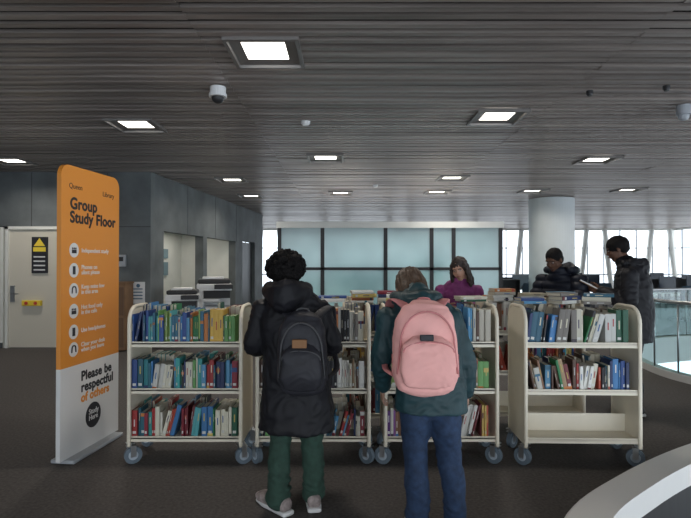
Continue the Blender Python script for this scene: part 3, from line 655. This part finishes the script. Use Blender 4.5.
def backpack(name,mtx,w,h,t,m,m2,patch,patchw,strapm,style):
    ob=[]; bm=bmesh.new(); a=w/2; b=t/2
    tube(bm,[(0,0,-h/2+.03),(0,0,-h*.3),(0,0,0),(0,.0,h*.25),(0,.015,h*.40),(0,.025,h*.46)],[(a*.9,b*.85),(a,b),(a*.98,b),(a*.92,b*.9),(a*.74,b*.7),(a*.48,b*.4)],sq=3.2,n=32,sub=6)
    o=to_obj('body',bm,m); remesh(o,.008,2,cloth(.006,.003)); ob.append(o)
    bm=bmesh.new(); tube(bm,[(0,-b*.95,-h*.40),(0,-b*1.15,-h*.25),(0,-b*1.1,-h*.03),(0,-b*.85,h*.09)],[(a*.72,.035),(a*.82,.045),(a*.78,.04),(a*.5,.02)],sq=3.2,n=28,sub=6)
    o=to_obj('pocket',bm,m); remesh(o,.007,2,cloth(.005,.003)); ob.append(o)
    bm=bmesh.new()
    arch=[]
    for k in range(15):
        th=math.pi*k/14; arch.append((-a*.80*math.cos(th),-b*.93-.012*math.sin(th),h*.02+h*.36*math.sin(th)))
    tube(bm,[(-a*.9,-b*.75,-h*.3)]+arch+[(a*.9,-b*.75,-h*.3)],[.005]*17,n=6,sub=2)
    arch=[(-a*.74*math.cos(math.pi*k/12),-b*1.28-.01,-h*.06+h*.11*math.sin(math.pi*k/12)) for k in range(13)]
    tube(bm,arch,[.004]*13,n=6,sub=1)
    tube(bm,[(-.04,.02,h*.44),(-.03,.02,h*.53),(.03,.02,h*.53),(.04,.02,h*.44)],[(.012,.005)]*4,side=(0,1,0),n=8)
    ob.append(to_obj('zip',bm,m2,True))
    bm=bmesh.new()
    for sx in (-1,1):
        tube(bm,[(sx*.07,.06,h*.40),(sx*.12,.12,h*.50),(sx*.155,.22,h*.53),(sx*.165,.33,h*.40),(sx*.17,.38,h*.1),(sx*.185,.32,-h*.15),(sx*.2,.2,-h*.3),(sx*.14,.08,-h*.38)],[(.03,.007)]*5+[(.018,.005)]*3,side=(1,0,0),n=10)
        box(bm,sx*a*.97-.006,sx*a*.97+.006,-.02,.02,-h*.35,-h*.1)
    ob.append(to_obj('strap',bm,strapm,True))
    bm=bmesh.new(); pz,pw,ph=patchw; 
    yy=-b-.022 if style==0 else -b*1.0-.05
    box(bm,-pw/2-.01,pw/2-.01,yy,yy+.02,pz-ph/2,pz+ph/2,bev=.004); ob.append(to_obj('patch',bm,patch))
    return join(name,ob,mtx)
pink=mat('pink_canvas',(0.82,0.41,0.38),.8,noise_s=6,noise_a=.08,bump=.1); pinkd=mat('pink_piping',(0.55,0.2,0.2),.7)
bpb=mat('black_canvas',(0.016,0.016,0.022),.65,noise_s=14,noise_a=.3,bump=.15); bpg=mat('grey_zip',(0.06,0.06,0.065),.5); brown=mat('brown_patch',(0.22,0.10,0.035),.6)
backpack('black_backpack',place(-.255,3.095,0,1.03),.30,.47,.17,bpb,bpg,brown,(.06,.085,.05),bpb,0)
backpack('pink_backpack',Matrix.Translation((.43,2.82,1.11))@Matrix.Rotation(-.10,4,'X'),.355,.475,.19,pink,pinkd,M['txt'],(.045,.07,.032),pinkd,1)
person('standing_woman',place(1.20,5.55,math.pi*.97),dict(hip=.82,feet=[(-.1,0,.1),(.1,0,-.1)],pants=denim,shoe=shoeb,
 torso=[(0,0,.75,.2,.15),(0,0,.95,.185,.14),(0,.03,1.1,.185,.135),(0,.06,1.22,.19,.13),(0,.08,1.32,.17,.11),(0,.10,1.38,.08,.075)],
 arms=[((-.18,.08,1.28),(-.24,.1,1.02),(-.12,.26,1.12)),((.18,.08,1.28),(.24,.1,1.02),(.14,.26,1.10))],
 hands=[((.3,.9,0),(.5,0,-.5),(0.3,.2,1),.5),((-.3,.9,0),(-.5,0,-.5),(-.3,.2,1),.5)],
 coat=magenta,skin=lskin,head=((0,.15,1.495),-.45,-.35,.15,lskin,hairdb,'long',1.0)))
puff=lambda c: .016*abs(math.sin(c.z*math.pi/.085))+.004*noise.noise(c*12)
person('standing_man',place(2.46,5.85,math.radians(125)),dict(hip=.86,feet=[(-.1,0,.1),(.1,0,-.1)],pants=blackcoat,shoe=shoeb,
 torso=[(0,-.02,.82,.21,.17),(0,-.02,.95,.215,.175),(0,.0,1.1,.215,.175),(0,.03,1.25,.225,.17),(0,.06,1.37,.2,.14),(0,.10,1.44,.11,.1),(0,.12,1.48,.085,.085)],
 arms=[((-.215,.06,1.36),(-.29,.14,1.10),(-.17,.36,1.09)),((.215,.06,1.36),(.29,.14,1.10),(.17,.36,1.11))],arm=(.088,.078,.06),
 hands=[((.2,.9,-.3),(.1,-.2,-1),(1,.1,0),.5),((-.2,.9,-.3),(-.1,-.2,-1),(-1,.1,0),.5)],
 extra=[hood(0,.05,1.47,1.3,1.2)],cdisp=puff,coat=navy,skin=dskin,head=((0,.19,1.59),.0,-.5,0,dskin,hairb,'short',1.05)))
person('standing_man',place(2.99,5.42,math.radians(66)),dict(hip=.92,feet=[(-.1,0,.1),(.1,0,-.1)],pants=blackcoat,shoe=shoeb,
 torso=[(0,-.02,.75,.22,.17),(0,-.02,.95,.21,.17),(0,-.02,1.12,.215,.17),(0,.0,1.3,.24,.18),(0,.02,1.46,.21,.15),(0,.06,1.55,.11,.1),(0,.09,1.59,.075,.08)],
 arms=[((-.21,.04,1.44),(-.26,.06,1.15),(-.12,.30,1.27)),((.21,.04,1.44),(.26,.08,1.16),(.12,.32,1.27))],arm=(.088,.075,.055),
 hands=[((.25,.9,.2),(.6,-.1,.3),(0,0,1),.6),((-.25,.9,.2),(-.6,-.1,.3),(0,0,1),.6)],
 extra=[hood(0,.03,1.54,1.1,1.2)],coat=blackcoat,skin=dskin,head=((0,.14,1.70),.0,-.35,0,dskin,hairb,'beanie',1.08),more=openbook((0,.42,1.32),tilt=.5,m=M['kraft'])))
print('done')
